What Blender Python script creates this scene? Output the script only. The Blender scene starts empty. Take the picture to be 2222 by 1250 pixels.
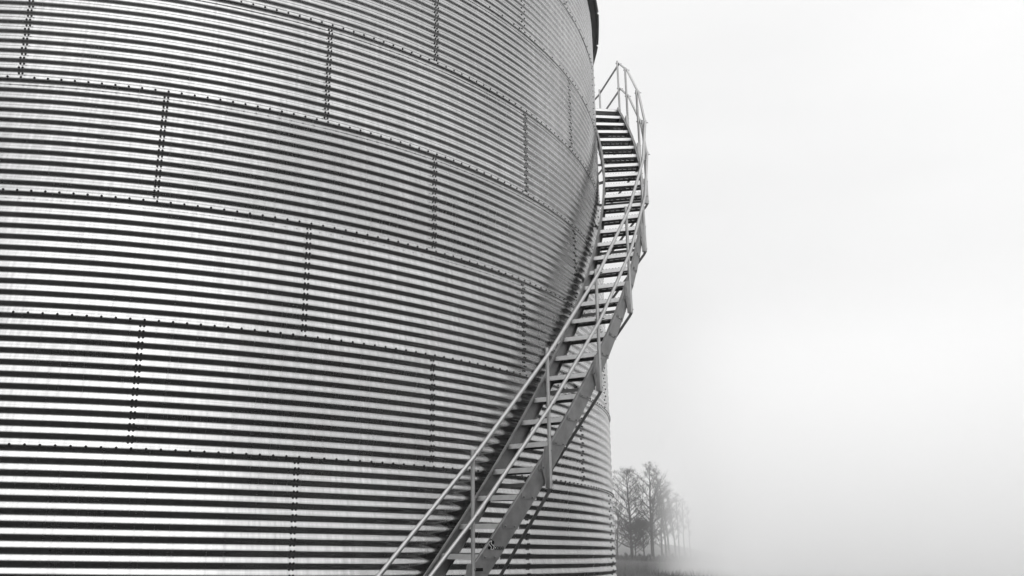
import bpy, math, random
import numpy as np
from mathutils import Vector, Matrix

S = bpy.context.scene
C = S.collection
PI = math.pi

# ------------------------------------------------------------------ camera
EYE = 1.6
F, PITCH, ROLL, PX, PY = 1873.32, math.radians(15.913), math.radians(0.930), 902.27, 652.71
cam_d = bpy.data.cameras.new("camera")
cam = bpy.data.objects.new("camera", cam_d)
C.objects.link(cam)
cam_d.sensor_fit = 'HORIZONTAL'
cam_d.sensor_width = 36.0
cam_d.lens = F / 2222.0 * 36.0
cam_d.shift_x = (1111.0 - PX) / 2222.0
cam_d.shift_y = (PY - 625.0) / 2222.0
cam_d.clip_start = 0.05
cam_d.clip_end = 5000
_r = Vector((1, 0, 0)); _u = Vector((0, -math.sin(PITCH), math.cos(PITCH)))
_c, _s = math.cos(ROLL), math.sin(ROLL)
cr = _c * _r + _s * _u
cu = -_s * _r + _c * _u
cb = cr.cross(cu)
cam.matrix_world = Matrix(((cr.x, cu.x, cb.x, 0), (cr.y, cu.y, cb.y, 0), (cr.z, cu.z, cb.z, EYE), (0, 0, 0, 1)))
S.camera = cam

# ------------------------------------------------------------------ sky, sun, exposure
SUN_EL, SUN_AZ = math.radians(44), math.radians(175)      # azimuth clockwise from +Y
w = bpy.data.worlds.new("World"); S.world = w; w.use_nodes = True
nt = w.node_tree; nt.nodes.clear()
out = nt.nodes.new('ShaderNodeOutputWorld'); bg = nt.nodes.new('ShaderNodeBackground')
sky = nt.nodes.new('ShaderNodeTexSky'); sky.sky_type = 'NISHITA'; sky.sun_disc = False
sky.sun_elevation = SUN_EL; sky.sun_rotation = SUN_AZ
sky.dust_density = 4.0; sky.air_density = 1.0; sky.altitude = 100
bw = nt.nodes.new('ShaderNodeRGBToBW')
mix = nt.nodes.new('ShaderNodeMix'); mix.data_type = 'RGBA'
mix.inputs[0].default_value = 0.86
tc = nt.nodes.new('ShaderNodeTexCoord')
cn = nt.nodes.new('ShaderNodeTexNoise'); cn.inputs['Scale'].default_value = 1.6; cn.inputs['Detail'].default_value = 4
cm = nt.nodes.new('ShaderNodeMapping'); cm.inputs['Scale'].default_value = (1, 1, 3.2)
ramp = nt.nodes.new('ShaderNodeMapRange')
ramp.inputs[1].default_value = 0.3; ramp.inputs[2].default_value = 0.7
ramp.inputs[3].default_value = 31.0; ramp.inputs[4].default_value = 34.2
nt.links.new(tc.outputs['Generated'], cm.inputs['Vector'])
nt.links.new(cm.outputs[0], cn.inputs['Vector'])
nt.links.new(cn.outputs['Fac'], ramp.inputs[0])
nt.links.new(sky.outputs[0], bw.inputs[0])
nt.links.new(bw.outputs[0], mix.inputs[6])
# overcast: brighter towards the zenith, softly mottled
sp = nt.nodes.new('ShaderNodeSeparateXYZ'); nt.links.new(tc.outputs['Generated'], sp.inputs[0])
gr = nt.nodes.new('ShaderNodeValToRGB'); gr.color_ramp.interpolation = 'EASE'
els = gr.color_ramp.elements
els[0].position = 0.0; els[0].color = (0.37, 0.37, 0.37, 1)
els[1].position = 1.0; els[1].color = (0.8, 0.8, 0.8, 1)
e_ = els.new(0.55); e_.color = (0.47, 0.47, 0.47, 1)
nt.links.new(sp.outputs[2], gr.inputs[0])
mu = nt.nodes.new('ShaderNodeMath'); mu.operation = 'MULTIPLY'
nt.links.new(gr.outputs[0], mu.inputs[0]); nt.links.new(ramp.outputs[0], mu.inputs[1])
# the cloud is thinner, so brighter, on the sun's side
dp = nt.nodes.new('ShaderNodeVectorMath'); dp.operation = 'DOT_PRODUCT'
nt.links.new(tc.outputs['Generated'], dp.inputs[0]); dp.inputs[1].default_value = (math.sin(SUN_AZ), math.cos(SUN_AZ), 0)
dr = nt.nodes.new('ShaderNodeMapRange'); dr.inputs[1].default_value = -1; dr.inputs[2].default_value = 1
dr.inputs[3].default_value = 0.62; dr.inputs[4].default_value = 1.13
nt.links.new(dp.outputs['Value'], dr.inputs[0])
mu2 = nt.nodes.new('ShaderNodeMath'); mu2.operation = 'MULTIPLY'
nt.links.new(mu.outputs[0], mu2.inputs[0]); nt.links.new(dr.outputs[0], mu2.inputs[1])
nt.links.new(mu2.outputs[0], mix.inputs[7])
nt.links.new(mix.outputs[2], bg.inputs[0])
bg.inputs[1].default_value = 0.105
nt.links.new(bg.outputs[0], out.inputs[0])

sun_d = bpy.data.lights.new("sun", 'SUN'); sun_d.energy = 0.5; sun_d.angle = math.radians(45)
sun_d.color = (1.0, 0.99, 0.975)
sun = bpy.data.objects.new("sun", sun_d); C.objects.link(sun)
sd = Vector((math.sin(SUN_AZ) * math.cos(SUN_EL), math.cos(SUN_AZ) * math.cos(SUN_EL), math.sin(SUN_EL)))
sun.rotation_euler = sd.to_track_quat('Z', 'Y').to_euler()
sun.location = (-10, -20, 30)

S.view_settings.view_transform = 'Standard'
S.view_settings.look = 'None'
S.view_settings.exposure = 0.0
S.view_settings.gamma = 1.0
S.render.engine = 'CYCLES'
S.cycles.use_denoising = True
S.cycles.max_bounces = 18
S.cycles.volume_bounces = 16
S.cycles.volume_step_rate = 1.0

# ------------------------------------------------------------------ fitted geometry (metres, z relative to the eye)
CX, CY, R = -4.20959, 14.28162, 7.26
H, Z0 = 1.10510, 5.17112          # ring height; bolt line A above the eye
PITCHC = H / 11
DP = 2 * PI / 384                 # bolt spacing round a ring seam
FR = 0.83                         # phase of the bolts
R1, R2 = 7.343, 7.926             # inner and outer stringer
A0, DA, ZZ, DZ, OO = 0.622327, 0.032507, -0.329499, 0.275079, 0.003641
RP = 7.985                        # centre line of the rail posts

def pos(r, a, z):
    return Vector((CX + r * math.sin(a), CY - r * math.cos(a), z + EYE))
def rad(a):
    return Vector((math.sin(a), -math.cos(a), 0))
def tan_(a):
    return Vector((math.cos(a), math.sin(a), 0))

# ------------------------------------------------------------------ materials
def mat(name, base, rough=0.5, metal=0.0, var=0.0, scale=5.0, bump=0.0, bscale=40.0, stretch=(1, 1, 1), rvar=0.0, spec=None):
    m = bpy.data.materials.new(name); m.use_nodes = True
    n = m.node_tree; p = n.nodes['Principled BSDF']
    p.inputs['Metallic'].default_value = metal
    p.inputs['Roughness'].default_value = rough
    if spec is not None: p.inputs['Specular IOR Level'].default_value = spec
    p.inputs['Base Color'].default_value = (base, base, base, 1)
    if var or rvar or bump:
        t = n.nodes.new('ShaderNodeTexCoord'); mp = n.nodes.new('ShaderNodeMapping')
        mp.inputs['Scale'].default_value = stretch
        n.links.new(t.outputs['Object'], mp.inputs['Vector'])
    if var or rvar:
        no = n.nodes.new('ShaderNodeTexNoise'); no.inputs['Scale'].default_value = scale
        no.inputs['Detail'].default_value = 6; no.inputs['Roughness'].default_value = 0.65
        n.links.new(mp.outputs[0], no.inputs['Vector'])
        if var:
            r = n.nodes.new('ShaderNodeMapRange')
            r.inputs[1].default_value = 0.28; r.inputs[2].default_value = 0.72
            r.inputs[3].default_value = base * (1 - var); r.inputs[4].default_value = base * (1 + var)
            n.links.new(no.outputs['Fac'], r.inputs[0]); n.links.new(r.outputs[0], p.inputs['Base Color'])
        if rvar:
            r = n.nodes.new('ShaderNodeMapRange')
            r.inputs[1].default_value = 0.3; r.inputs[2].default_value = 0.7
            r.inputs[3].default_value = rough - rvar; r.inputs[4].default_value = rough + rvar
            n.links.new(no.outputs['Fac'], r.inputs[0]); n.links.new(r.outputs[0], p.inputs['Roughness'])
    if bump:
        nb = n.nodes.new('ShaderNodeTexNoise'); nb.inputs['Scale'].default_value = bscale; nb.inputs['Detail'].default_value = 4
        n.links.new(mp.outputs[0], nb.inputs['Vector'])
        b = n.nodes.new('ShaderNodeBump'); b.inputs['Strength'].default_value = bump; b.inputs['Distance'].default_value = 0.01
        n.links.new(nb.outputs['Fac'], b.inputs['Height']); n.links.new(b.outputs[0], p.inputs['Normal'])
    return m

def n_ang(n, L, X, Y):
    """the angle used all through the script: a = atan2(X, -Y)"""
    neg = n.nodes.new('ShaderNodeMath'); neg.operation = 'MULTIPLY'; neg.inputs[1].default_value = -1
    L.new(Y, neg.inputs[0])
    q = n.nodes.new('ShaderNodeMath'); q.operation = 'ARCTAN2'
    L.new(X, q.inputs[0]); L.new(neg.outputs[0], q.inputs[1])
    return q.outputs[0]

def sheet_mat():
    """rolled galvanised sheet: streaks along the circumference, drips and dull blotches"""
    m = bpy.data.materials.new('galvanised_sheet'); m.use_nodes = True
    n = m.node_tree; L = n.links; p = n.nodes['Principled BSDF']
    p.inputs['Metallic'].default_value = 1.0
    t = n.nodes.new('ShaderNodeTexCoord'); sx = n.nodes.new('ShaderNodeSeparateXYZ')
    L.new(t.outputs['Object'], sx.inputs[0])
    def math_(op, a=None, b=None, va=None, vb=None):
        q = n.nodes.new('ShaderNodeMath'); q.operation = op
        if a is not None: L.new(a, q.inputs[0])
        if va is not None: q.inputs[0].default_value = va
        if b is not None: L.new(b, q.inputs[1])
        if vb is not None: q.inputs[1].default_value = vb
        return q.outputs[0]
    X = math_('SUBTRACT', sx.outputs[0], vb=CX); Y = math_('SUBTRACT', sx.outputs[1], vb=CY)
    ang = n_ang(n, L, X, Y)
    arc = math_('MULTIPLY', ang, vb=7.26)
    def noise(ka, kz, detail=5, off=0.0):
        cb = n.nodes.new('ShaderNodeCombineXYZ')
        L.new(math_('MULTIPLY', arc, vb=ka), cb.inputs[0])
        L.new(math_('MULTIPLY', sx.outputs[2], vb=kz), cb.inputs[1])
        cb.inputs[2].default_value = off
        q = n.nodes.new('ShaderNodeTexNoise'); q.inputs['Scale'].default_value = 1.0
        q.inputs['Detail'].default_value = detail; q.inputs['Roughness'].default_value = 0.65
        L.new(cb.outputs[0], q.inputs['Vector'])
        return q.outputs['Fac']
    def rng(f, a, b, lo=0.3, hi=0.7):
        q = n.nodes.new('ShaderNodeMapRange')
        q.inputs[1].default_value = lo; q.inputs[2].default_value = hi
        q.inputs[3].default_value = a; q.inputs[4].default_value = b
        L.new(f, q.inputs[0]); return q.outputs[0]
    streak = noise(1.3, 160.0, 6)
    drip = noise(22.0, 1.1, 5, 7.0)
    blot = noise(0.8, 0.9, 4, 13.0)
    speck = noise(90.0, 120.0, 3, 21.0)
    v = math_('MULTIPLY', rng(streak, 0.84, 1.05), rng(drip, 0.80, 1.06))
    v = math_('MULTIPLY', v, rng(blot, 0.84, 1.05))
    v = math_('MULTIPLY', v, rng(speck, 0.985, 1.01))
    # each sheet has its own tone
    zrel = math_('DIVIDE', math_('SUBTRACT', sx.outputs[2], vb=Z0 + EYE - 6 * H - 0.027), vb=H)
    ring = math_('FLOOR', zrel)
    odd = math_('MODULO', ring, vb=2.0)
    ai = math_('DIVIDE', math_('SUBTRACT', math_('DIVIDE', n_ang(n, L, X, Y), vb=DP), math_('ADD', math_('MULTIPLY', odd, vb=-11.5), vb=15.83)), vb=24.0)
    cs = n.nodes.new('ShaderNodeCombineXYZ')
    L.new(ring, cs.inputs[0]); L.new(math_('FLOOR', ai), cs.inputs[1])
    wn = n.nodes.new('ShaderNodeTexWhiteNoise'); L.new(cs.outputs[0], wn.inputs['Vector'])
    v = math_('MULTIPLY', v, rng(wn.outputs['Value'], 0.87, 1.08, 0.0, 1.0))
    v = math_('MULTIPLY', v, vb=0.47)
    L.new(v, p.inputs['Base Color'])
    rr = math_('ADD', rng(blot, 0.26, 0.20), rng(streak, 0.035, -0.035))
    rr = math_('ADD', rr, rng(drip, 0.04, -0.03))
    L.new(rr, p.inputs['Roughness'])
    bmp = n.nodes.new('ShaderNodeBump'); bmp.inputs['Strength'].default_value = 0.02; bmp.inputs['Distance'].default_value = 0.004
    wav = noise(2.2, 26.0, 3, 31.0)
    L.new(wav, bmp.inputs['Height']); L.new(bmp.outputs[0], p.inputs['Normal'])
    return m

M = {}
M['sheet'] = sheet_mat()
M['bolt'] = mat('bolt_metal', 0.009, 0.5, 0.0, spec=0.2)
M['bolt2'] = mat('stair_bolt_metal', 0.22, 0.45, 1.0)
M['stringer'] = mat('stair_stringer_metal', 0.21, 0.52, 0.95, var=0.28, scale=7, rvar=0.06, bump=0.06, bscale=60)
M['tread'] = mat('stair_tread_metal', 0.68, 0.48, 0.9, var=0.12, scale=14, rvar=0.05, bump=0.06, bscale=80)
M['bracket'] = mat('bracket_metal', 0.36, 0.45, 0.95, var=0.15, scale=12, rvar=0.05)
M['grip'] = mat('dirty_shaded_grip_metal', 0.08, 0.6, 0.8, var=0.3, scale=20, rvar=0.06)  # boot dirt and underside shade put into one dark colour
M['pipe'] = mat('rail_pipe_metal', 0.36, 0.48, 0.95, var=0.12, scale=16, rvar=0.06, bump=0.04, bscale=90)
M['brace'] = mat('brace_metal', 0.16, 0.6, 0.7, var=0.15, scale=10)
M['roof'] = mat('roof_sheet_metal', 0.20, 0.5, 0.9, var=0.15, scale=3, rvar=0.08)
M['concrete'] = mat('concrete', 0.28, 0.9, 0, var=0.2, scale=4, bump=0.4, bscale=30)
M['black'] = mat('black_sticker', 0.006, 0.7, spec=0.03)
M['white'] = mat('white_print', 0.62, 0.6)
M['bark'] = mat('bark', 0.028, 0.95, 0, var=0.3, scale=3, bump=0.5, bscale=20)
M['leaf'] = mat('leaf', 0.028, 0.8, 0, var=0.35, scale=0.8)
M['yard'] = mat('yard_soil', 0.02, 0.95, 0, var=0.45, scale=1.5, bump=0.6, bscale=12, spec=0.1)
M['soil'] = mat('grass_ground', 0.11, 0.95, 0, var=0.45, scale=1.2, bump=0.8, bscale=9, spec=0.1)
M['grass'] = mat('grass_blade', 0.11, 0.85, 0, var=0.5, scale=0.35)
M['scrub'] = mat('scrub_leaf', 0.045, 0.9, 0, var=0.4, scale=0.6)
M['hill'] = mat('far_field', 0.05, 1.0, 0, var=0.2, scale=0.05)

# ------------------------------------------------------------------ helpers
class MB:
    def __init__(s): s.v = []; s.f = []
    def add(s, vs, fs):
        o = len(s.v); s.v += [tuple(x) for x in vs]; s.f += [tuple(i + o for i in q) for q in fs]
    def tube(s, pts, r, n=10, caps=True, r2=None):
        pts = [Vector(p) for p in pts]; m = len(pts)
        rs = r if isinstance(r, (list, tuple)) else ([r] * m if r2 is None else [r + (r2 - r) * i / (m - 1) for i in range(m)])
        vs = []; up = None
        for i, p in enumerate(pts):
            if i == 0: d = pts[1] - p
            elif i == m - 1: d = p - pts[i - 1]
            else: d = (pts[i + 1] - p).normalized() + (p - pts[i - 1]).normalized()
            d.normalize()
            if up is None: up = Vector((0, 0, 1)) if abs(d.z) < 0.9 else Vector((1, 0, 0))
            x = up.cross(d).normalized(); y = d.cross(x).normalized(); up = y
            for k in range(n):
                t = 2 * PI * k / n
                vs.append(p + (x * math.cos(t) + y * math.sin(t)) * rs[i])
        fs = []
        for i in range(m - 1):
            for k in range(n):
                a = i * n + k; b = i * n + (k + 1) % n
                fs.append((a, b, b + n, a + n))
        if caps:
            fs.append(tuple(range(n - 1, -1, -1))); fs.append(tuple((m - 1) * n + k for k in range(n)))
        s.add(vs, fs)
    def prism(s, poly, off):
        """closed polygon (list of Vector) extruded by off"""
        n = len(poly); off = Vector(off)
        vs = [Vector(p) for p in poly] + [Vector(p) + off for p in poly]
        fs = [tuple(range(n - 1, -1, -1)), tuple(range(n, 2 * n))]
        for i in range(n):
            j = (i + 1) % n; fs.append((i, j, j + n, i + n))
        s.add(vs, fs)
    def box(s, o, x, y, z):
        """corner o and three edge vectors"""
        o = Vector(o); x = Vector(x); y = Vector(y); z = Vector(z)
        s.prism([o, o + x, o + x + y, o + y], z)
    def mesh(s, name, m, smooth=False):
        me = bpy.data.meshes.new(name); me.from_pydata(s.v, [], s.f); me.materials.append(m)
        if smooth: me.polygons.foreach_set('use_smooth', [True] * len(me.polygons))
        me.update(); return me
    def build(s, name, m, parent=None, smooth=False):
        me = s.mesh(name, m, smooth)
        return link(name, me, parent)

def link(name, data, parent=None):
    o = bpy.data.objects.new(name, data); C.objects.link(o)
    if parent is not None:
        o.parent = parent
        if parent.type == 'EMPTY' and parent.get('world_built'):
            o.matrix_parent_inverse = Matrix.Translation(-parent.location)
    return o

def thing(name, label, cat, loc=(0, 0, 0), group=None, world_built=True):
    o = bpy.data.objects.new(name, None); C.objects.link(o); o.location = loc
    o['label'] = label; o['category'] = cat
    if group: o['group'] = group
    if world_built: o['world_built'] = True
    o.empty_display_size = 0.5
    return o

def autosmooth(o, deg=35):
    me = o.data
    me.polygons.foreach_set('use_smooth', [True] * len(me.polygons))
    try: me.set_sharp_from_angle(angle=math.radians(deg))
    except Exception: pass

def grid_mesh(name, P, m, closed_u=False, flip=False):
    """P: (nv, nu, 3) array"""
    nv, nu = P.shape[:2]
    me = bpy.data.meshes.new(name)
    idx = np.arange(nv * nu).reshape(nv, nu)
    if closed_u: a = idx[:-1, :]; b = np.roll(idx, -1, 1)[:-1, :]; c = np.roll(idx, -1, 1)[1:, :]; d = idx[1:, :]
    else: a = idx[:-1, :-1]; b = idx[:-1, 1:]; c = idx[1:, 1:]; d = idx[1:, :-1]
    q = np.stack([a, b, c, d], -1).reshape(-1, 4)
    if flip: q = q[:, ::-1]
    me.vertices.add(nv * nu); me.vertices.foreach_set('co', P.reshape(-1).astype(np.float32))
    me.loops.add(q.size); me.loops.foreach_set('vertex_index', q.reshape(-1).astype(np.int32))
    me.polygons.add(len(q)); me.polygons.foreach_set('loop_start', np.arange(0, q.size, 4, dtype=np.int32))
    me.polygons.foreach_set('loop_total', np.full(len(q), 4, dtype=np.int32))
    me.polygons.foreach_set('use_smooth', np.ones(len(q), dtype=bool))
    me.update(calc_edges=True); me.validate(); me.materials.append(m)
    return me

# ================================================================== ground and far field
rng = np.random.default_rng(5)
def ground():
    # one sheet to the horizon, finer near the camera
    rr = np.concatenate([[0.0], np.geomspace(2, 3000, 60)])
    th = np.linspace(0, 2 * PI, 97)[:-1]
    P = np.zeros((len(rr), len(th), 3))
    P[..., 0] = rr[:, None] * np.cos(th); P[..., 1] = rr[:, None] * np.sin(th)
    P[..., 2] = 0
    me = grid_mesh('ground', P, M['soil'], closed_u=True)
    o = link('ground', me); o['kind'] = 'structure'
ground()

def hills():
    th = np.linspace(math.radians(5), math.radians(60), 90)     # azimuth from +Y
    rr = np.linspace(210, 520, 14)
    P = np.zeros((len(rr), len(th), 3))
    prof = np.sin(np.linspace(0, PI, len(rr)))[:, None]
    hh = (5.6 + 0.5 * np.sin(th * 17) + 0.35 * np.sin(th * 41 + 1)) * (1 - np.clip((np.degrees(th) - 14) / 5, 0, 1) ** 2)
    P[..., 0] = rr[:, None] * np.sin(th); P[..., 1] = rr[:, None] * np.cos(th)
    P[..., 2] = -0.3 + prof * hh[None, :]
    me = grid_mesh('hills', P, M['hill'])
    o = link('hills', me); o['kind'] = 'structure'
hills()
P = np.zeros((9, 120, 3))
_th = np.linspace(0, 2 * PI, 121)[:-1]
for i, r_ in enumerate(np.linspace(0.5, 27.0, 9)):
    rv = r_ * (1 + (0.06 * np.sin(_th * 5) + 0.03 * np.sin(_th * 13 + 1)) * (i == 8))
    P[i, :, 0] = -3.0 + rv * np.cos(_th); P[i, :, 1] = 9.0 + rv * np.sin(_th); P[i, :, 2] = 0.004
o = link('yard', grid_mesh('yard', P, M['yard'], closed_u=True)); o['kind'] = 'structure'

# ================================================================== silo
ZG = -EYE                                  # ground level relative to the eye
ZTOP = Z0 + 3 * H
silo = thing('grain_silo', 'huge round grain silo of corrugated galvanised sheets, filling the left of the view', 'silo', (CX, CY, 0))

def seam_idx(t):
    """index of the vertical seams of ring t (0 = top ring)"""
    base = {0: 39, 1: 28, 2: 39, 3: 28, 4: 39, 5: 27, 6: 39, 7: 27, 8: 39}[t]
    return base

fine = np.arange(round(-1.05 / DP), round(1.95 / DP) + 1) * DP
coarse = np.arange(fine[-1] + 4 * DP, fine[0] + 2 * PI - 2 * DP, 4 * DP)
ANG = np.concatenate([fine, coarse])
EDGE = 0.0                                  # sheet edge just past its bolt column

def ripple(z):
    return 0.0088 * np.cos(2 * PI * (z - Z0) / PITCHC)
for t in range(9):
    zb = Z0 + (2 - t) * H                       # bolt line at the ring's foot
    zlo = zb - 0.027; zhi = zb + H + (0.02 if t else 0.0)
    zs = np.linspace(zlo, zhi, 150)
    lap = 0.0045 * np.exp(-((zs - zlo) / 0.045) ** 2)          # foot laps over the ring below
    lap -= 0.002 * np.clip((zs - (zb + H - 0.03)) / 0.02, 0, 1)
    rr = R + ripple(zs) + lap
    zs = np.concatenate([[zlo, zlo], zs]); rr = np.concatenate([[rr[0] - 0.0095, rr[0] - 0.0025], rr])
    zs[0] = zlo + 0.012
    ph = (ANG / DP - (seam_idx(t) + FR + EDGE)) / 24.0
    saw = 0.0022 * (1 - (ph - np.floor(ph)))
    dent = 0.0011 * np.sin(ANG * 31 + t * 2.1)[None, :] * np.sin(zs * 2.3 + t)[:, None] + 0.0008 * np.sin(ANG * 73 + t)[None, :]
    RR = rr[:, None] + saw[None, :] + dent
    P = np.zeros(RR.shape + (3,))
    P[..., 0] = CX + RR * np.sin(ANG); P[..., 1] = CY - RR * np.cos(ANG); P[..., 2] = zs[:, None] + EYE
    me = grid_mesh('wall_ring', P, M['sheet'], closed_u=True)
    link('wall_ring', me, silo)

# --- bolts: rows along each ring seam and double columns on each vertical seam
BV = []
n6 = 6
bm = MB()
vs = [(0.0116 * math.cos(2 * PI * k / 8), 0.0, 0.0116 * math.sin(2 * PI * k / 8)) for k in range(8)]
vs += [(0.0104 * math.cos(2 * PI * k / 8), 0.0035, 0.0104 * math.sin(2 * PI * k / 8)) for k in range(8)]
vs += [(0.0045 * math.cos(2 * PI * k / 8), 0.0080, 0.0045 * math.sin(2 * PI * k / 8)) for k in range(8)]
fs = []
for i in range(2):
    for k in range(8): fs.append((i * 8 + k, i * 8 + 8 + k, i * 8 + 8 + (k + 1) % 8, i * 8 + (k + 1) % 8))
fs.append(tuple(range(23, 15, -1)))
bm.add(vs, fs)
bolt_me = bm.mesh('bolt', M['bolt'], True)
spots = []      # (a, z, r)
AMIN, AMAX = -0.95, 1.75
for t in range(9):
    zb = Z0 + (2 - t) * H
    seams_here = [seam_idx(t) + 24 * k for k in range(-5, 6)]
    below = [seam_idx(t + 1) + 24 * k for k in range(-5, 6)] if t < 8 else []
    for i in range(-70, 120):
        a = (i + FR) * DP
        if not AMIN < a < AMAX: continue
        near = min(abs(i - q) for q in seams_here + below)
        if t < 2 and (i % 2) and near > 2: continue
        spots.append((a, zb, R + 0.0088 + 0.0045))
    for q in seams_here:
        for j in range(1, 22):
            z = zb + j * PITCHC / 2
            if z > ZTOP: continue
            for side in (0, 1):
                if t < 2 and (j + side) % 2: continue
                a = (q + FR - 0.27 * side) * DP
                if not AMIN < a < AMAX: continue
                spots.append((a, z, R + float(ripple(np.array(z))) + 0.002))
def onscreen(a, z, r):
    p = pos(r, a, z)
    d = p.y * math.cos(PITCH) + (p.z - EYE) * math.sin(PITCH)
    v = -p.y * math.sin(PITCH) + (p.z - EYE) * math.cos(PITCH)
    return PX + p.x / d * F, PY - v / d * F, d
rank = []
for s_ in spots:
    x, y, d = onscreen(*s_)
    facing = (rad(s_[0]).dot(Vector((0, 0, 0)) - pos(0, 0, 0) * 1.0))
    vis = 0 < x < 2222 and 0 < y < 1250 and s_[0] < 1.2
    rank.append((0 if vis else 1, d, s_))
rank.sort(key=lambda q: (q[0], q[1]))
def bolt_frame(a):
    o = rad(a); tt = tan_(a)
    return Matrix(((tt.x, o.x, 0), (tt.y, o.y, 0), (tt.z, o.z, 1)))
proto = None
for _, _, (a, z, r) in rank[:100]:
    if proto is None:
        b = link('bolt', bolt_me, silo); proto = b
    else:
        b = proto.copy(); C.objects.link(b)
    b.matrix_basis = Matrix.Translation(pos(r, a, z)) @ bolt_frame(a).to_4x4()
bv = np.array([v.co[:] for v in bolt_me.vertices]); bf = [tuple(p.vertices) for p in bolt_me.polygons]
rest = rank[100:]
allv = np.zeros((len(rest) * len(bv), 3)); allf = []
for i, (_, _, (a, z, r)) in enumerate(rest):
    mt = np.array(bolt_frame(a)); allv[i * len(bv):(i + 1) * len(bv)] = bv @ mt.T + np.array(pos(r, a, z))
    o_ = i * len(bv); allf += [tuple(k + o_ for k in q) for q in bf]
me = bpy.data.meshes.new('bolts'); me.from_pydata(allv.tolist(), [], allf); me.materials.append(M['bolt'])
me.polygons.foreach_set('use_smooth', [True] * len(me.polygons)); me.update()
o = link('bolts', me, silo); o['kind'] = 'stuff'

# --- roof: 48 panels with ribs and notched eaves
NPAN = 48; PA = 2 * PI / NPAN
def roof_panel_mesh():
    b = MB()
    re_, rt = R + 0.135, 0.55
    slope = math.tan(math.radians(28))
    th = 0.012
    def P(r, a, dz=0.0):
        return (r * math.sin(a), -r * math.cos(a), (re_ - r) * slope + dz)
    # outline of one panel at the eave: a small V cut at each joint
    prof = [(-0.5, re_ - 0.030), (-0.455, re_ + 0.002), (-0.2, re_ - 0.004), (0.2, re_ - 0.004), (0.455, re_ + 0.002), (0.5, re_ - 0.030)]
    rows = [1.0, 0.97, 0.75, 0.5, 0.25, 0.0]
    vs = []; nu = len(prof)
    for dz in (0.0, -th):
        for rrow in rows:
            for (fa, re1) in prof:
                r = rt + (re1 - rt) * rrow
                q = P(r, fa * PA, dz)
                vs.append(q)
    fs = []; nr = len(rows); N = nu * nr
    for i in range(nr - 1):
        for j in range(nu - 1):
            a = i * nu + j
            fs.append((a, a + 1, a + nu + 1, a + nu)); fs.append((N + a, N + a + nu, N + a + nu + 1, N + a + 1))
    for j in range(nu - 1): fs.append((j, N + j, N + j + 1, j + 1))
    b.add(vs, fs)
    # standing rib along the joint
    w_ = 0.022
    rib = []
    for r in (re_ - 0.045, rt + 0.02):
        aa = 0.5 * PA
        c = Vector(P(r, aa, 0.001)); tt = Vector((math.cos(aa), math.sin(aa), 0))
        rib += [c - tt * w_, c - tt * w_ * 0.5 + Vector((0, 0, 0.055)), c + tt * w_ * 0.5 + Vector((0, 0, 0.055)), c + tt * w_]
    b.add(rib, [(0, 1, 2, 3), (7, 6, 5, 4), (0, 4, 5, 1), (1, 5, 6, 2), (2, 6, 7, 3), (3, 7, 4, 0)])
    # turned-down eave lip
    b.box(P(re_ - 0.006, -0.43 * PA, -0.045), Vector(P(re_ - 0.006, 0.43 * PA, -0.045)) - Vector(P(re_ - 0.006, -0.43 * PA, -0.045)), (0, 0, 0.035), Vector((0, 0.004, 0)))
    return b.mesh('roof_panel', M['roof'])
rp_me = roof_panel_mesh()
first = None
for j in range(NPAN):
    if first is None: p_ = link('roof_panel', rp_me, silo); first = p_
    else: p_ = first.copy(); C.objects.link(p_)
    p_.matrix_basis = Matrix.Translation((CX, CY, ZTOP + EYE + 0.02)) @ Matrix.Rotation((j + 0.5) * PA, 4, 'Z')
b = MB()
slope = math.tan(math.radians(28)); zc = ZTOP + EYE + 0.02 + (R + 0.135 - 0.62) * slope
cap = [(0.72, zc - 0.03), (0.74, zc + 0.03), (0.5, zc + 0.12), (0.48, zc + 0.30), (0.62, zc + 0.31), (0.02, zc + 0.52)]
vs = []; fs = []
for r, z in cap:
    for k in range(24): vs.append((CX + r * math.cos(2 * PI * k / 24), CY + r * math.sin(2 * PI * k / 24), z))
for i in range(len(cap) - 1):
    for k in range(24): fs.append((i * 24 + k, i * 24 + (k + 1) % 24, i * 24 + 24 + (k + 1) % 24, i * 24 + 24 + k))
fs.append(tuple((len(cap) - 1) * 24 + k for k in range(24)))
b.add(vs, fs); b.build('roof_cap', M['roof'], silo)
# eave angle ring where the roof sits on the wall
b = MB(); vs = []; fs = []
for (r, z) in ((R + 0.012, ZTOP - 0.05), (R + 0.012, ZTOP + 0.012), (R + 0.075, ZTOP + 0.022), (R - 0.02, ZTOP + 0.03)):
    for k in range(192): vs.append(pos(r, 2 * PI * k / 192, z))
for i in range(3):
    for k in range(192): fs.append((i * 192 + k, i * 192 + (k + 1) % 192, i * 192 + 192 + (k + 1) % 192, i * 192 + 192 + k))
b.add(vs, fs); b.build('eave_ring', M['roof'], silo)
# concrete base
b = MB(); vs = []; fs = []
zfoot = Z0 - 6 * H - 0.027
for (r, z) in ((R + 0.18, ZG - 0.3), (R + 0.18, zfoot - 0.02), (R + 0.16, zfoot - 0.003), (R - 0.25, zfoot - 0.003)):
    for k in range(128): vs.append(pos(r, 2 * PI * k / 128, z))
for i in range(3):
    for k in range(128): fs.append((i * 128 + k, i * 128 + (k + 1) % 128, i * 128 + 128 + (k + 1) % 128, i * 128 + 128 + k))
b.add(vs, fs); b.build('foundation', M['concrete'], silo)

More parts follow.
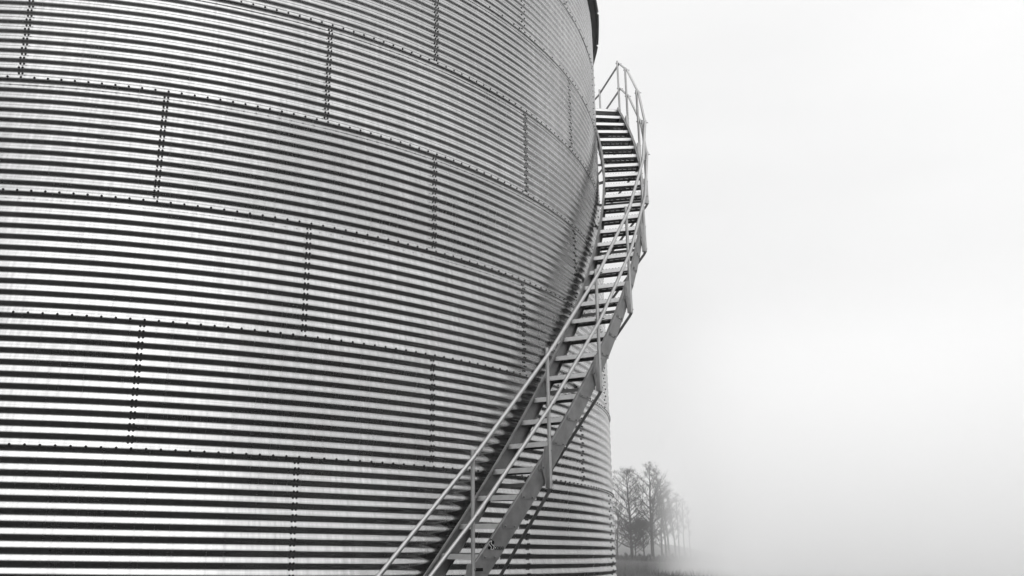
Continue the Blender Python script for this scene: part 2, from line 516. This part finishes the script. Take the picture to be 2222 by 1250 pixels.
# ================================================================== staircase
stair = thing('spiral_staircase', 'galvanised steel stairs with pipe handrails curving up round the corrugated silo', 'staircase', pos(7.6, A0 - 4.6 * DA, ZG))
KMIN, KTOP = -4, 30                       # tread 30 is the edge of the landing
def A(k): return A0 + k * DA
def ZT(k): return min(ZZ + k * DZ, ZZ + KTOP * DZ)
DROP, CUT = 0.262, 0.052

def plate(b, r, k, side, thick=0.004):
    """one lapped stringer plate from tread k to tread k+1; side=+1 outer, -1 inner"""
    zt0, zt1 = ZZ + k * DZ + 0.008, ZZ + (k + 1) * DZ + 0.008
    f = (DROP - CUT) / DZ
    pts = [(k, zt0), (k + 1, zt1), (k + 1, zt1 - CUT), (k + 1 + f * 0.999, zt1 - CUT), (k + f, zt0 - CUT), (k, zt0 - CUT)]
    span = 1 + f
    poly = []
    for (kk, z) in pts:
        off = 0.009 * (1 - (kk - k) / span) * (1 if side > 0 else 1)
        poly.append(pos(r + off, A(kk), z))
    o_ = rad(A(k + 0.9)) * thick
    n = len(poly)
    vs = poly + [p - o_ for p in poly]
    fs = [(0, 5, 4, 1), (1, 4, 3, 2), (6, 7, 10, 11), (7, 8, 9, 10)]
    for i in range(n):
        j = (i + 1) % n; fs.append((i, j, j + n, i + n))
    b.add(vs, fs)
def stringer(r, side):
    b = MB()
    for k in range(KMIN - 1, KTOP):
        plate(b, r, k, side)
    # turned-in flange along the top edge and the bottom edge
    w_ = 0.030
    for k in range(KMIN - 1, KTOP):
        for (dz, tt) in ((0.008, 0.004), (0.008 - DROP, 0.004)):
            p0 = pos(r, A(k), ZZ + k * DZ + dz); p1 = pos(r, A(k + 1), ZZ + (k + 1) * DZ + dz)
            q0 = pos(r - side * w_, A(k), ZZ + k * DZ + dz); q1 = pos(r - side * w_, A(k + 1), ZZ + (k + 1) * DZ + dz)
            if dz < 0: o1 = Vector((0, 0, tt))
            else: o1 = Vector((0, 0, -tt))
            b.prism([p0, p1, q1, q0], o1)
    b.tube([pos(r, A(k), ZZ + k * DZ + 0.010) for k in range(KMIN - 1, KTOP + 1)], 0.0052, 8)
    # fascia of the landing
    za = ZZ + KTOP * DZ + 0.008
    ks = np.linspace(KTOP, KTOP + 8.2, 9)
    for i in range(8):
        p = [pos(r, A(ks[i]), za), pos(r, A(ks[i + 1]), za), pos(r, A(ks[i + 1]), za - 0.2), pos(r, A(ks[i]), za - 0.2)]
        b.prism(p, -rad(A(ks[i] + .5)) * 0.004)
    return b.build('stringer', M['stringer'], stair)
outer = stringer(R2 + 0.006, 1)
inner = stringer(R1 - 0.002, -1)

# bolts of the lapped joints (outer stringer)
sb = MB()
vs = []; fs = []
for (r, y) in ((0.0125, 0), (0.0125, 0.002), (0.0085, 0.0025), (0.008, 0.008), (0.004, 0.0095)):
    for k in range(8): vs.append((r * math.cos(2 * PI * k / 8), y, r * math.sin(2 * PI * k / 8)))
for i in range(4):
    for k in range(8): fs.append((i * 8 + k, i * 8 + 8 + k, i * 8 + 8 + (k + 1) % 8, i * 8 + (k + 1) % 8))
fs.append(tuple(range(39, 31, -1)))
sb.add(vs, fs); sbolt = sb.mesh('bolt', M['bolt2'])
firstb = None
def sbolt_at(parent, r, a, z, first=[None]):
    if first[0] is None: o = link('bolt', sbolt, parent); first[0] = o
    else:
        o = first[0].copy(); C.objects.link(o); o.parent = parent
    o.matrix_parent_inverse = Matrix.Identity(4)
    o.matrix_basis = Matrix.Translation(pos(r, a, z)) @ bolt_frame(a).to_4x4()
    return o
for k in range(KMIN, 24):
    z = ZZ + k * DZ + 0.008 - CUT + 0.020
    for f in (0.13, 0.62):
        sbolt_at(outer, R2 + 0.006 + 0.009 * (1 - f / 1.76), A(k + f), z)

# treads: planks with a front lip, slotted grip surface and a rear lip
RAD_L = R2 - R1 - 0.010
def tread_mesh():
    """local: x inward->outward along the nosing, y backwards (up the stair), z up; origin at inner end of the lip top"""
    b = MB()
    L_, D_, th = RAD_L, 0.232, 0.003
    b.box((0, 0, -0.050), (L_, 0, 0), (0, 0.003, 0), (0, 0, 0.050 - th * 0.3))      # lip
    b.box((0, 0.0032, -0.050), (L_, 0, 0), (0, 0.011, 0), (0, 0, 0.003))
    # end plates bolted to the stringers
    b.box((-0.001, 0.014, -0.044), (0.003, 0, 0), (0, D_ - 0.03, 0), (0, 0, 0.04))
    b.box((L_ - 0.002, 0.014, -0.044), (0.003, 0, 0), (0, D_ - 0.03, 0), (0, 0, 0.04))
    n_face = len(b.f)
    b.box((0, D_ - 0.003, -0.042), (L_, 0, 0), (0, 0.003, 0), (0, 0, 0.040))  # rear lip in the dark grip colour too, as painted underside shade
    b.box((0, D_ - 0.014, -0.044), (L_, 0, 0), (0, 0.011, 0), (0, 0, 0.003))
    # grip surface: long strips joined by bridges, slots between them
    rows = 5; slot = 0.008
    pitch_y = (D_ - 0.006) / rows
    nb = 7
    for i in range(rows):
        y0 = 0.003 + i * pitch_y
        b.box((0, y0, -th), (L_, 0, 0), (0, pitch_y - slot, 0), (0, 0, th))
        # serrated raised teeth
        for q in range(13):
            x = L_ * (q + 0.5 + 0.5 * (i % 2) * 0.5) / 14
            b.box((x, y0 + 0.004, 0), (0.016, 0, 0), (0, 0.004, 0), (0.002, 0, 0.006))
        for q in range(nb + 1):
            x = (L_ - 0.028) * min(1, max(0, (q + (0.5 if (i % 2 and 0 < q < nb) else 0)) / nb))
            b.box((x, y0 + pitch_y - slot - 0.0005, -th), (0.028, 0, 0), (0, slot + 0.001, 0), (0, 0, th * 0.9))
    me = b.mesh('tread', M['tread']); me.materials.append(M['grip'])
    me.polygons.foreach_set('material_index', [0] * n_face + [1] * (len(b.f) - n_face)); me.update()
    return me
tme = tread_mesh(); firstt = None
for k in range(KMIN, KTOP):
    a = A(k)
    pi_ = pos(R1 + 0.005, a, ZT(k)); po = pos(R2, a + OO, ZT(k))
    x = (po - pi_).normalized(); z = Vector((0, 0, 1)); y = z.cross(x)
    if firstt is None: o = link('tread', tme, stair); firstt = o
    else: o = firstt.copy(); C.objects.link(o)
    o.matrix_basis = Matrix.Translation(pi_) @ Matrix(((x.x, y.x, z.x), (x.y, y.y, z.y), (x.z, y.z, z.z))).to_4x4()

# landing at the top
b = MB()
zl = ZZ + KTOP * DZ
ks = np.linspace(KTOP, KTOP + 8.2, 9)
for i in range(8):
    p = [pos(R1 + 0.005, A(ks[i]), zl), pos(R2, A(ks[i]) + (OO if i == 0 else 0), zl), pos(R2, A(ks[i + 1]), zl), pos(R1 + 0.005, A(ks[i + 1]), zl)]
    b.prism(p, (0, 0, -0.004))
p0 = pos(R1 + 0.005, A(KTOP), zl); p1 = pos(R2, A(KTOP) + OO, zl)
b.prism([p0, p1, p1 + Vector((0, 0, -0.05)), p0 + Vector((0, 0, -0.05))], tan_(A(KTOP)) * 0.003)
for q in (2, 4, 6):
    p0 = pos(R1 + 0.005, A(ks[q]), zl - 0.005); p1 = pos(R2, A(ks[q]), zl - 0.005)
    b.prism([p0, p1, p1 + Vector((0, 0, -0.06)), p0 + Vector((0, 0, -0.06))], tan_(A(ks[q])) * 0.004)
b.build('landing', M['tread'], stair)

# posts with their folded bracket plates and the braces down to the wall
POSTS = [-3.62, 0.43, 4.47, 8.45, 12.55, 16.65, 20.7, 24.7, 28.35, 30.35]
RPIPE = 0.0185
def post(k, top=1.06, foot=-0.335, bracket=True, r=RP, a=None):
    a = A(k) if a is None else a
    zs = ZT(k)
    b = MB()
    b.tube([pos(r, a, zs + foot), pos(r, a, zs + top)], RPIPE, 14)
    o = b.build('post', M['pipe'], stair); autosmooth(o)
    if bracket:
        g = MB(); tt = tan_(a); o_ = rad(a)
        base = pos(R2 + 0.0155, a, zs)
        # flat wings against the stringer
        wl = [(-0.012, 0.075), (-0.032, 0.070), (-0.048, -0.02), (-0.072, -0.10), (-0.070, -0.165), (-0.035, -0.26), (-0.016, foot + 0.005), (-0.012, foot + 0.005)]
        for sg in (1, -1):
            poly = [base + tt * (x * sg) + Vector((0, 0, z)) for x, z in wl]
            g.prism(poly, o_ * 0.003)
            # upstanding channel wall beside the post
            s0 = [base + tt * (-0.023 * sg) + Vector((0, 0, z)) for z in (0.073, foot + 0.006)]
            e = o_ * 0.050
            g.prism([s0[0] + o_ * 0.003, s0[1] + o_ * 0.003, s0[1] + e, s0[0] + e * 0.75], tt * (0.003 * sg))
        g.box(base - tt * 0.022 + Vector((0, 0, foot + 0.006)), tt * 0.044, o_ * 0.003, (0, 0, 0.06 - foot))
        gb = g.build('bracket', M['bracket'], o)
        for (dx, z) in ((-0.055, -0.135), (0.055, -0.135)):
            sbolt_at(gb, R2 + 0.0185, a + dx / R2, zs + z)
        for z in (0.03, -0.29):
            sbolt_at(o, r + RPIPE - 0.004, a + 0.006 / R2, zs + z)
    return o
def brace(k, foot=-0.335):
    a = A(k); b = MB()
    zf = ZT(k) + foot
    p0 = pos(RP - 0.005, a, zf - 0.010); p1 = pos(R + 0.02, a, zf - 0.90)
    d = (p1 - p0).normalized()
    b.tube([p0 + Vector((0, 0, 0.012)), p0 + d * 0.03, p1], 0.0165, 10)
    b.box(p1 - tan_(a) * 0.03 - rad(a) * 0.012 - Vector((0, 0, 0.05)), tan_(a) * 0.06, rad(a) * 0.005, (0, 0, 0.1))
    b.tube([p0 - tan_(a) * 0.03 + Vector((0, 0, 0.005)), p0 + tan_(a) * 0.03 + Vector((0, 0, 0.005))], 0.008, 8)
    # horizontal arm carrying the stringers
    q0 = pos(R2 - 0.01, a, zf + 0.045); q1 = pos(R + 0.01, a, zf + 0.045)
    b.box(q1 - Vector((0, 0, 0.02)) - tan_(a) * 0.002, q0 - q1, (0, 0, 0.04), tan_(a) * 0.004)
    o = b.build('brace', M['brace'], stair); autosmooth(o)
for i, k in enumerate(POSTS):
    if i < 9:
        post(k)
        if ZT(k) - 0.335 - 0.9 > ZG or i > 1: brace(k)
        else:
            pass
# the landing posts
post(30.35)
post(0, a=1.748, foot=0.0, bracket=False) if False else None
PB = MB()

# handrails: straight pipes from post to post, bent a little above each joint
RRAIL = RP + 0.036
def railpt(k, h, r=RRAIL): return pos(r, A(k), ZT(k) + h)
def rail(h, name):
    ks = list(POSTS)
    ks[0:0] = [-6.2]
    pts = []
    for i, k in enumerate(ks):
        hh = h
        p = railpt(k, hh) if i else pos(RRAIL, A(k), ZZ + (k) * DZ + h)
        if 0 < i < len(ks) - 1:
            n_ = railpt(ks[i + 1], h); q_ = pts[-1]
            pts.append(p)
            pts.append(p + (n_ - p).normalized() * 0.07)
        else:
            pts.append(p)
    # along the landing to its far post
    pts.append(pos(RRAIL, A(35.0), ZT(35) + h))
    pts.append(pos(RRAIL, A(38.0), ZT(35) + h))
    b = MB(); b.tube(pts, 0.0195, 14)
    o = b.build(name, M['pipe'], stair); autosmooth(o, 50)
    # couplings just above each post, with a clamp bolt
    for i, k in enumerate(ks[1:-1], 1):
        p = railpt(k, h); n_ = railpt(ks[i + 1], h); d = (n_ - p).normalized()
        c = MB()
        c.tube([p + d * 0.012, p + d * 0.018, p + d * 0.125, p + d * 0.13], [0.0205, 0.0225, 0.0225, 0.0205], 14)
        side = rad(A(k))
        c.tube([p + d * 0.09 - side * 0.03, p + d * 0.09 + side * 0.028], 0.005, 6)
        c.tube([p + d * 0.04 + tan_(A(k)) * 0.015, p + d * 0.04 + tan_(A(k)) * 0.034], 0.007, 6)
        cc = c.build('coupling', M['pipe'], o); autosmooth(cc)
    return o
rail(1.01, 'handrail')
rail(0.475, 'mid_rail')
# strap bolts tying rails to posts
for h in (1.01, 0.475):
    for k in POSTS:
        b = MB(); a = A(k); z = ZT(k) + h
        b.tube([pos(RP - 0.03, a, z), pos(RRAIL + 0.045, a, z)], 0.0065, 8)
        b.tube([pos(RP - 0.03, a, z), pos(RP - 0.024, a, z)], 0.011, 6)
        b.build('clamp_bolt', M['bolt2'], stair)
# far landing post
b = MB(); b.tube([pos(RP, A(34.5), zl - 0.2), pos(RP, A(34.5), zl + 1.06)], RPIPE, 14)
o = b.build('post', M['pipe'], stair); autosmooth(o)

# short brackets from the inner stringer to the wall
for k in range(-2, 30, 4):
    a = A(k + 0.6); z = ZZ + k * DZ - 0.12
    b = MB()
    q0 = pos(R - 0.004, a, z); q1 = pos(R1 + 0.0, a, z + 0.02)
    b.box(q0, q1 - q0, (0, 0, 0.05), tan_(a) * 0.004)
    b.box(q0 - tan_(a) * 0.03 + rad(a) * 0.012, tan_(a) * 0.06, rad(a) * 0.004, (0, 0, 0.06))
    b.build('wall_bracket', M['brace'], stair)

# maker's mark and the small black plate on the outer stringer
def disc(b, c, ra, rz, tt, o_, d=0.0006, n=16):
    b.prism([c + tt * (ra * math.cos(2 * PI * i / n)) + Vector((0, 0, rz * math.sin(2 * PI * i / n))) for i in range(n)], o_ * d)
def unproject(x, y, r):
    """angle and height on a cylinder of radius r seen at photo pixel x, y"""
    a, z = 0.7, 0.0
    for _ in range(40):
        def f(a, z):
            u, v, _d = onscreen(a, z, r); return np.array([u - x, v - y])
        f0 = f(a, z); e = 1e-5
        J = np.stack([(f(a + e, z) - f0) / e, (f(a, z + e) - f0) / e], 1)
        d = np.linalg.solve(J, -f0); a += float(np.clip(d[0], -.1, .1)); z += float(np.clip(d[1], -.2, .2))
    return a, z
RS = R2 + 0.0165
def on_plate(x, y): 
    a, z = unproject(x, y, RS); return pos(RS, a, z), rad(a), tan_(a)
blk = MB(); wht = MB()
def px_disc(b, x, y, rx, ry, d=0.0006, lift=0.0):
    n = 18; c, o_, _ = on_plate(x, y)
    b.prism([on_plate(x + rx * math.cos(2 * PI * i / n), y + ry * math.sin(2 * PI * i / n))[0] + o_ * lift for i in range(n)][::-1], o_ * d)
for (x, y, rx, ry) in ((1074.0, 1171.5, 3.8, 4.2), (1077.6, 1174.5, 3.6, 4.6), (1071.5, 1176.0, 3.2, 5.0), (1070.2, 1186.2, 2.8, 3.6), (1076.2, 1183.6, 3.8, 5.6),
                       (1083.6, 1186.2, 2.5, 3.6), (1088.6, 1186.2, 2.5, 3.6), (1094.0, 1186.2, 2.5, 3.6), (1099.4, 1186.2, 2.5, 3.6)):
    px_disc(blk, x, y, rx, ry)
def px_line(b, pts, w=0.55):
    P_ = [on_plate(x, y) for x, y in pts]
    for i in range(len(P_) - 1):
        p, o_, _ = P_[i]; q = P_[i + 1][0]
        d = (q - p).normalized(); s_ = d.cross(o_).normalized() * (w * 0.0048)
        e = d * 0.0012
        b.prism([p - s_ - e + o_ * 0.001, q - s_ + e + o_ * 0.001, q + s_ + e + o_ * 0.001, p + s_ - e + o_ * 0.001][::-1], o_ * 0.0006)
px_line(wht, [(1075.6, 1171), (1071.5, 1171.6), (1069.2, 1174.5), (1069, 1178), (1071.5, 1180.6), (1074, 1183), (1075, 1186), (1073.6, 1189), (1077, 1190), (1079.6, 1188), (1080.6, 1184.6), (1079.5, 1181.5), (1076, 1179), (1074, 1176), (1074, 1173), (1075.6, 1171)], 0.45)
px_disc(wht, 1083.6, 1186.0, 1.1, 1.3, 0.0006, 0.001)
px_line(wht, [(1088.9, 1184.2), (1088.3, 1186.2), (1088.9, 1188.2)], 0.22)
px_line(wht, [(1094.3, 1184.2), (1093.7, 1186.2), (1094.3, 1188.2)], 0.22)
px_line(wht, [(1098.8, 1184.4), (1099.8, 1185.6), (1099.3, 1188.2)], 0.22)
em = blk.build('emblem', M['black'], outer)
wht.build('lettering', M['white'], em)
b = MB()
cs = [on_plate(x, y)[0] for x, y in ((1041.5, 1230.5), (1057.3, 1230.0), (1057.5, 1237.0), (1041.8, 1237.8))]
b.prism(cs, on_plate(1050, 1233)[1] * 0.001)
b.build('label_plate', M['black'], outer)

# ================================================================== trees
def tree_meshes(seed, height, trunk_r, spread, base_frac, nlimb, leafn, lean=(0, 0), upness=0.55, fork=False, leaf=0.13):
    rnd = random.Random(seed)
    tr = MB(); cr = MB()
    twig_ends = []
    def grow(p, d, length, r, depth, b):
        n = 4 if depth < 2 else 3
        pts = [p.copy()]; q = p.copy(); dd = d.copy()
        for i in range(n):
            dd = (dd + Vector((rnd.uniform(-1, 1), rnd.uniform(-1, 1), rnd.uniform(-0.5, 0.9) * (0.9 if depth < 3 else 0.4))) * 0.20).normalized()
            q = q + dd * (length / n); pts.append(q.copy())
        b.tube(pts, r, 5 if depth < 2 else 3, caps=False, r2=r * 0.45)
        if depth >= 3:
            twig_ends.extend(pts[1:]); return
        m = {0: 0, 1: 7, 2: 6}[depth] if depth else 0
        for j in range(m):
            t = rnd.uniform(0.25, 1.0); i = min(n - 1, int(t * n)); s = pts[i].lerp(pts[i + 1], t * n - i)
            ax = Vector((rnd.uniform(-1, 1), rnd.uniform(-1, 1), rnd.uniform(-0.3, 0.7))).normalized()
            nd = (dd * 0.75 + ax * 0.85).normalized()
            grow(s, nd, length * rnd.uniform(0.38, 0.6), max(0.009, r * 0.42), depth + 1, cr if depth + 1 >= 2 else tr)
    # trunk
    n = 12; pts = []; rs = []
    wob = [Vector((rnd.uniform(-1, 1), rnd.uniform(-1, 1), 0)) * 0.10 for _ in range(n + 1)]
    for i in range(n + 1):
        t = i / n
        pts.append(Vector((lean[0] * t * t, lean[1] * t * t, height * t)) + wob[i] * t)
        rs.append(trunk_r * (1.25 if i == 0 else 1.0) * (1 - t) ** 0.8 + 0.015)
    tr.tube(pts, rs, 8, caps=False)
    def at(t):
        i = min(n - 1, int(t * n)); return pts[i].lerp(pts[i + 1], t * n - i)
    for j in range(nlimb):
        t = base_frac + (1 - base_frac) * (j + rnd.random()) / nlimb
        t = min(t, 0.98)
        az = j * 2.4 + rnd.uniform(-0.5, 0.5)
        u = upness + 0.5 * t
        d = Vector((math.cos(az), math.sin(az), u)).normalized()
        prof = math.sin(PI * min(1, (t - base_frac) / (1 - base_frac) * 0.85 + 0.22)) ** 0.7
        ln = spread * (0.35 + 0.75 * prof) * rnd.uniform(0.75, 1.15)
        grow(at(t), d, ln, trunk_r * 0.40 * (1 - t) + 0.028, 1, tr)
    if fork:
        s = at(0.3); grow(s, Vector((0.25, 0.1, 1)).normalized(), height * 0.5, trunk_r * 0.5, 1, tr)
    # leaves in uneven clumps round the twigs
    vs = []; fs = []
    clumps = [e for e in twig_ends if rnd.random() < 0.8]
    for _ in range(leafn):
        c = rnd.choice(clumps)
        p = c + Vector((rnd.gauss(0, 1), rnd.gauss(0, 1), rnd.gauss(0, 1))) * 0.16
        u = Vector((rnd.uniform(-1, 1), rnd.uniform(-1, 1), rnd.uniform(-1, 1))).normalized()
        v = u.cross(Vector((rnd.uniform(-1, 1), rnd.uniform(-1, 1), rnd.uniform(-1, 1)))).normalized()
        s = leaf * rnd.uniform(0.5, 1.1)
        o = len(vs); vs += [p - u * s * .5, p + v * s * 0.35, p + u * s * .5, p - v * s * 0.35]; fs.append((o, o + 1, o + 2, o + 3))
    lv = MB(); lv.add(vs, fs)
    tm = tr.mesh('trunk', M['bark'], True); 
    cm_ = bpy.data.meshes.new('crown')
    o = len(cr.v); cm_.from_pydata(cr.v + [tuple(x) for x in vs], [], cr.f + [tuple(i + o for i in q) for q in fs])
    cm_.materials.append(M['bark']); cm_.materials.append(M['leaf'])
    cm_.polygons.foreach_set('material_index', [0] * len(cr.f) + [1] * len(fs)); cm_.update()
    return tm, cm_

def place(x_px, dist):
    """ground point seen at photo column x_px at this distance"""
    u, w_ = x_px - PX, 1212.0 - PY
    u0 = _c * u + _s * w_; w0 = -_s * u + _c * w_
    az = math.atan2(u0, F * math.cos(PITCH) + w0 * math.sin(PITCH))
    return Vector((math.sin(az) * dist, math.cos(az) * dist, 0))
def tree(name, label, cat, meshes, x_px, dist, rot=0, sc=1.0, group='trees in the misty row beyond the silo'):
    r = thing(name, label, cat, place(x_px, dist), group, world_built=False)
    r.rotation_euler = (0, 0, rot); r.scale = (sc, sc, sc)
    link('trunk', meshes[0], r); link('crown', meshes[1], r)
    return r
m_full = tree_meshes(3, 13.2, 0.24, 3.6, 0.14, 44, 9000, lean=(-0.4, 0), upness=0.30, leaf=0.09)
m_tall = tree_meshes(8, 14.6, 0.30, 3.0, 0.22, 24, 3000, lean=(0.3, 0), upness=0.75, fork=True)
m_small = tree_meshes(12, 4.6, 0.09, 2.0, 0.25, 16, 5200, lean=(0.2, 0), upness=0.5)
m_slim = tree_meshes(21, 12.5, 0.17, 1.7, 0.25, 15, 1500, lean=(-1.4, 0), upness=0.9)
m_slim2 = tree_meshes(27, 12.0, 0.13, 1.3, 0.4, 12, 700, lean=(-0.4, 0), upness=1.0)
m_bushy = tree_meshes(33, 9.5, 0.16, 2.8, 0.18, 22, 3000, lean=(-0.8, 0), upness=0.5)

tree('alder_tree', 'dark full-crowned tree just right of the silo wall, nearest in the misty row', 'tree', m_full, 1372, 128, 0.3, 0.92)
tree('small_tree', 'low round-crowned young tree close beside the dark full tree', 'tree', m_small, 1380, 127, 1.0)
tree('tall_tree', 'tallest thick-trunked tree of the misty row with a thin open top', 'tree', m_tall, 1417, 131, 0.2, 0.90)
tree('bushy_tree', 'medium bushy tree hazy behind the tallest tree, just to its right', 'tree', m_bushy, 1437, 138, 2.0)
tree('small_tree', 'low bushy young tree between the two thick trunks of the misty row', 'tree', m_small, 1398, 134, 4.0, 1.15)
tree('leaning_tree', 'slim leaning tree fading in fog, first past the bushy one', 'tree', m_slim, 1447, 140, 0.0)
tree('leaning_tree', 'paired leaning trunk fading in fog, second past the bushy one', 'tree', m_slim, 1453, 141, 0.25, 1.06)
tree('slim_tree', 'pale slim tree in the fog, third past the bushy one', 'tree', m_slim, 1467, 146, 0.4, 0.86)
tree('slim_tree', 'thin straight stem barely showing in fog, right of the pale slim tree', 'tree', m_slim2, 1475, 150, 1.3, 0.9)
tree('slim_tree', 'faint thin stem in fog, second last that can be made out', 'tree', m_slim2, 1486, 155, 2.9, 0.85)
tree('slim_tree', 'faintest thin stem at the right end of the misty row', 'tree', m_slim2, 1499, 160, 4.4, 0.75)
tree('bushy_tree', 'bushy tree half hidden by the edge of the silo wall', 'tree', m_bushy, 1340, 133, 3.3, 0.8)

# ------------------------------------------------------------------ undergrowth, grass, weeds
def cards(name, pts, hts, wid, m, lean=0.35, seed=1):
    g = np.random.default_rng(seed); n = len(pts)
    az = g.uniform(0, 2 * PI, n); la = g.uniform(0, 2 * PI, n); lm = g.uniform(0, lean, n) * hts
    dx = np.cos(az) * wid / 2; dy = np.sin(az) * wid / 2
    V = np.zeros((n, 3, 3))
    V[:, 0, 0] = pts[:, 0] - dx; V[:, 0, 1] = pts[:, 1] - dy; V[:, 0, 2] = pts[:, 2]
    V[:, 1, 0] = pts[:, 0] + dx; V[:, 1, 1] = pts[:, 1] + dy; V[:, 1, 2] = pts[:, 2]
    V[:, 2, 0] = pts[:, 0] + np.cos(la) * lm; V[:, 2, 1] = pts[:, 1] + np.sin(la) * lm; V[:, 2, 2] = pts[:, 2] + hts
    me = bpy.data.meshes.new(name)
    me.vertices.add(n * 3); me.vertices.foreach_set('co', V.reshape(-1).astype(np.float32))
    me.loops.add(n * 3); me.loops.foreach_set('vertex_index', np.arange(n * 3, dtype=np.int32))
    me.polygons.add(n); me.polygons.foreach_set('loop_start', np.arange(0, n * 3, 3, dtype=np.int32))
    me.polygons.foreach_set('loop_total', np.full(n, 3, dtype=np.int32))
    me.update(calc_edges=True); me.materials.append(m)
    o = link(name, me); o['kind'] = 'stuff'; return o
def wedge(n, d0, d1, a0, a1, g):
    d = np.sqrt(g.uniform(d0 ** 2, d1 ** 2, n)); a = np.radians(g.uniform(a0, a1, n))
    return np.stack([np.sin(a) * d, np.cos(a) * d, np.zeros(n)], 1)
g = np.random.default_rng(77)
p = wedge(90000, 38, 122, 12.0, 36.0, g)
patch = 0.5 + 0.5 * np.sin(p[:, 0] * 0.55 + 1.3 * np.sin(p[:, 1] * 0.21)) * np.sin(p[:, 1] * 0.4 + p[:, 0] * 0.2)
o = cards('grass', p, (0.12 + 0.35 * g.random(len(p)) * (0.4 + patch)), 0.05, M['grass'], 0.6, 3)
o['label'] = 'rough grass of the field in front of the misty trees'; o['category'] = 'grass'
p = wedge(700, 40, 78, 12.5, 30.0, g)
o = cards('weeds', p, 0.3 + 0.5 * g.random(len(p)) ** 2, 0.03, M['scrub'], 0.25, 4)
o['label'] = 'dark dry weed stalks standing in the rough grass'; o['category'] = 'weeds'
# scrub strip under the trees
ptsl = []
for _ in range(26000):
    a = g.uniform(11, 30); d = g.normal(129, 2.6)
    hmax = 0.6 + 0.2 * math.sin(a * 9) + 0.2 * math.sin(a * 23 + 1) + 0.25 * math.sin(a * 51) * math.sin(a * 4)
    ptsl.append((math.sin(math.radians(a)) * d, math.cos(math.radians(a)) * d, g.uniform(0, max(0.2, hmax))))
o = cards('undergrowth', np.array(ptsl), g.uniform(0.15, 0.5, len(ptsl)), 0.16, M['scrub'], 0.9, 6)
o['label'] = 'dark low undergrowth strip at the foot of the trees'; o['category'] = 'undergrowth'

# an unseen wood added behind the camera to darken the sheets' reflections
def added_woods():
    g = np.random.default_rng(9); n = 17000
    a = np.radians(g.uniform(40, 258, n)); base = 66 + 6 * np.sin(a * 7) + g.normal(0, 2.2, n)
    top = 9.5 + 2.0 * np.sin(a * 31) + 1.4 * np.sin(a * 67 + 1)
    z = g.uniform(0, 1, n) ** 0.8 * top
    c = np.stack([np.sin(a) * base, np.cos(a) * base, z], 1)
    d1 = g.normal(0, 1, (n, 3)); d1 /= np.linalg.norm(d1, axis=1)[:, None]
    d2 = g.normal(0, 1, (n, 3)); d2 /= np.linalg.norm(d2, axis=1)[:, None]
    s_ = g.uniform(0.5, 1.2, n)[:, None]
    V = np.stack([c + d1 * s_, c + d2 * s_, c - d1 * s_, c - d2 * s_], 1).reshape(-1, 3)
    V[:, 2] = np.maximum(V[:, 2], 0.01)
    me = bpy.data.meshes.new('added_woods')
    me.from_pydata(V.tolist(), [], [(4 * i, 4 * i + 1, 4 * i + 2, 4 * i + 3) for i in range(n)])
    me.materials.append(M['leaf']); me.update()
    o = link('added_woods', me); o['kind'] = 'stuff'; o['label'] = 'added unseen dark wood behind the viewer, darkening the reflections in the silo sheets'; o['category'] = 'wood'
added_woods()

# ------------------------------------------------------------------ haze and the fog bank
def vol(name, dens, grey=1.0, aniso=0.0):
    m = bpy.data.materials.new(name); m.use_nodes = True; n = m.node_tree; n.nodes.clear()
    o = n.nodes.new('ShaderNodeOutputMaterial'); v = n.nodes.new('ShaderNodeVolumePrincipled')
    v.inputs['Color'].default_value = (grey, grey, grey, 1); v.inputs['Density'].default_value = dens
    v.inputs['Anisotropy'].default_value = aniso
    n.links.new(v.outputs[0], o.inputs['Volume']); return m
b = MB(); b.box((-420, -120, -1.0), (1000, 0, 0), (0, 700, 0), (0, 0, 30.0))
o = b.build('haze', vol('haze_air', 0.0013)); o['kind'] = 'stuff'; o['label'] = 'thin pale mist over the whole field'; o['category'] = 'haze'

def fog_bank():
    az = np.radians(np.linspace(14.6, 75.0, 110)); zz = np.linspace(-0.6, 24.0, 26)
    t = np.clip((np.degrees(az) - 14.6) / 7.0, 0, 1)
    prof = (t * t * (3 - 2 * t)) * np.clip((75.2 - np.degrees(az)) / 12, 0, 1)
    edge = np.maximum(0.001, 1 - np.clip((zz + 0.6) / 24.6, 0, 1)) ** 2.0
    mid, half = 62.0, 42.0
    top = []
    Pn = np.zeros((len(zz), len(az), 3)); Pf = np.zeros_like(Pn)
    for i, z in enumerate(zz):
        h = half * prof * edge[i] + 0.01
        for A_, sg in ((Pn, -1), (Pf, 1)):
            d = mid + sg * h
            A_[i, :, 0] = np.sin(az) * d; A_[i, :, 1] = np.cos(az) * d; A_[i, :, 2] = z
    nv, nu = len(zz), len(az)
    V = np.concatenate([Pn.reshape(-1, 3), Pf.reshape(-1, 3)]); N = nv * nu; Fc = []
    for i in range(nv - 1):
        for j in range(nu - 1):
            a = i * nu + j
            Fc.append((a, a + 1, a + nu + 1, a + nu)); Fc.append((N + a, N + a + nu, N + a + nu + 1, N + a + 1))
    for j in range(nu - 1):
        Fc.append((j, N + j, N + j + 1, j + 1)); q = (nv - 1) * nu + j; Fc.append((q, q + 1, N + q + 1, N + q))
    for i in range(nv - 1):
        q = i * nu; Fc.append((q, q + nu, N + q + nu, N + q)); q = i * nu + nu - 1; Fc.append((q, N + q, N + q + nu, q + nu))
    me = bpy.data.meshes.new('fog_bank'); me.from_pydata(V.tolist(), [], Fc); me.update()
    me.materials.append(vol('fog_air', 0.085, 0.985))
    o = link('fog_bank', me); o['kind'] = 'stuff'; o['label'] = 'dense white fog bank swallowing the right end of the tree row'; o['category'] = 'fog'
fog_bank()

# tidy
for o in list(C.objects):
    if 'world_built' in o: del o['world_built']
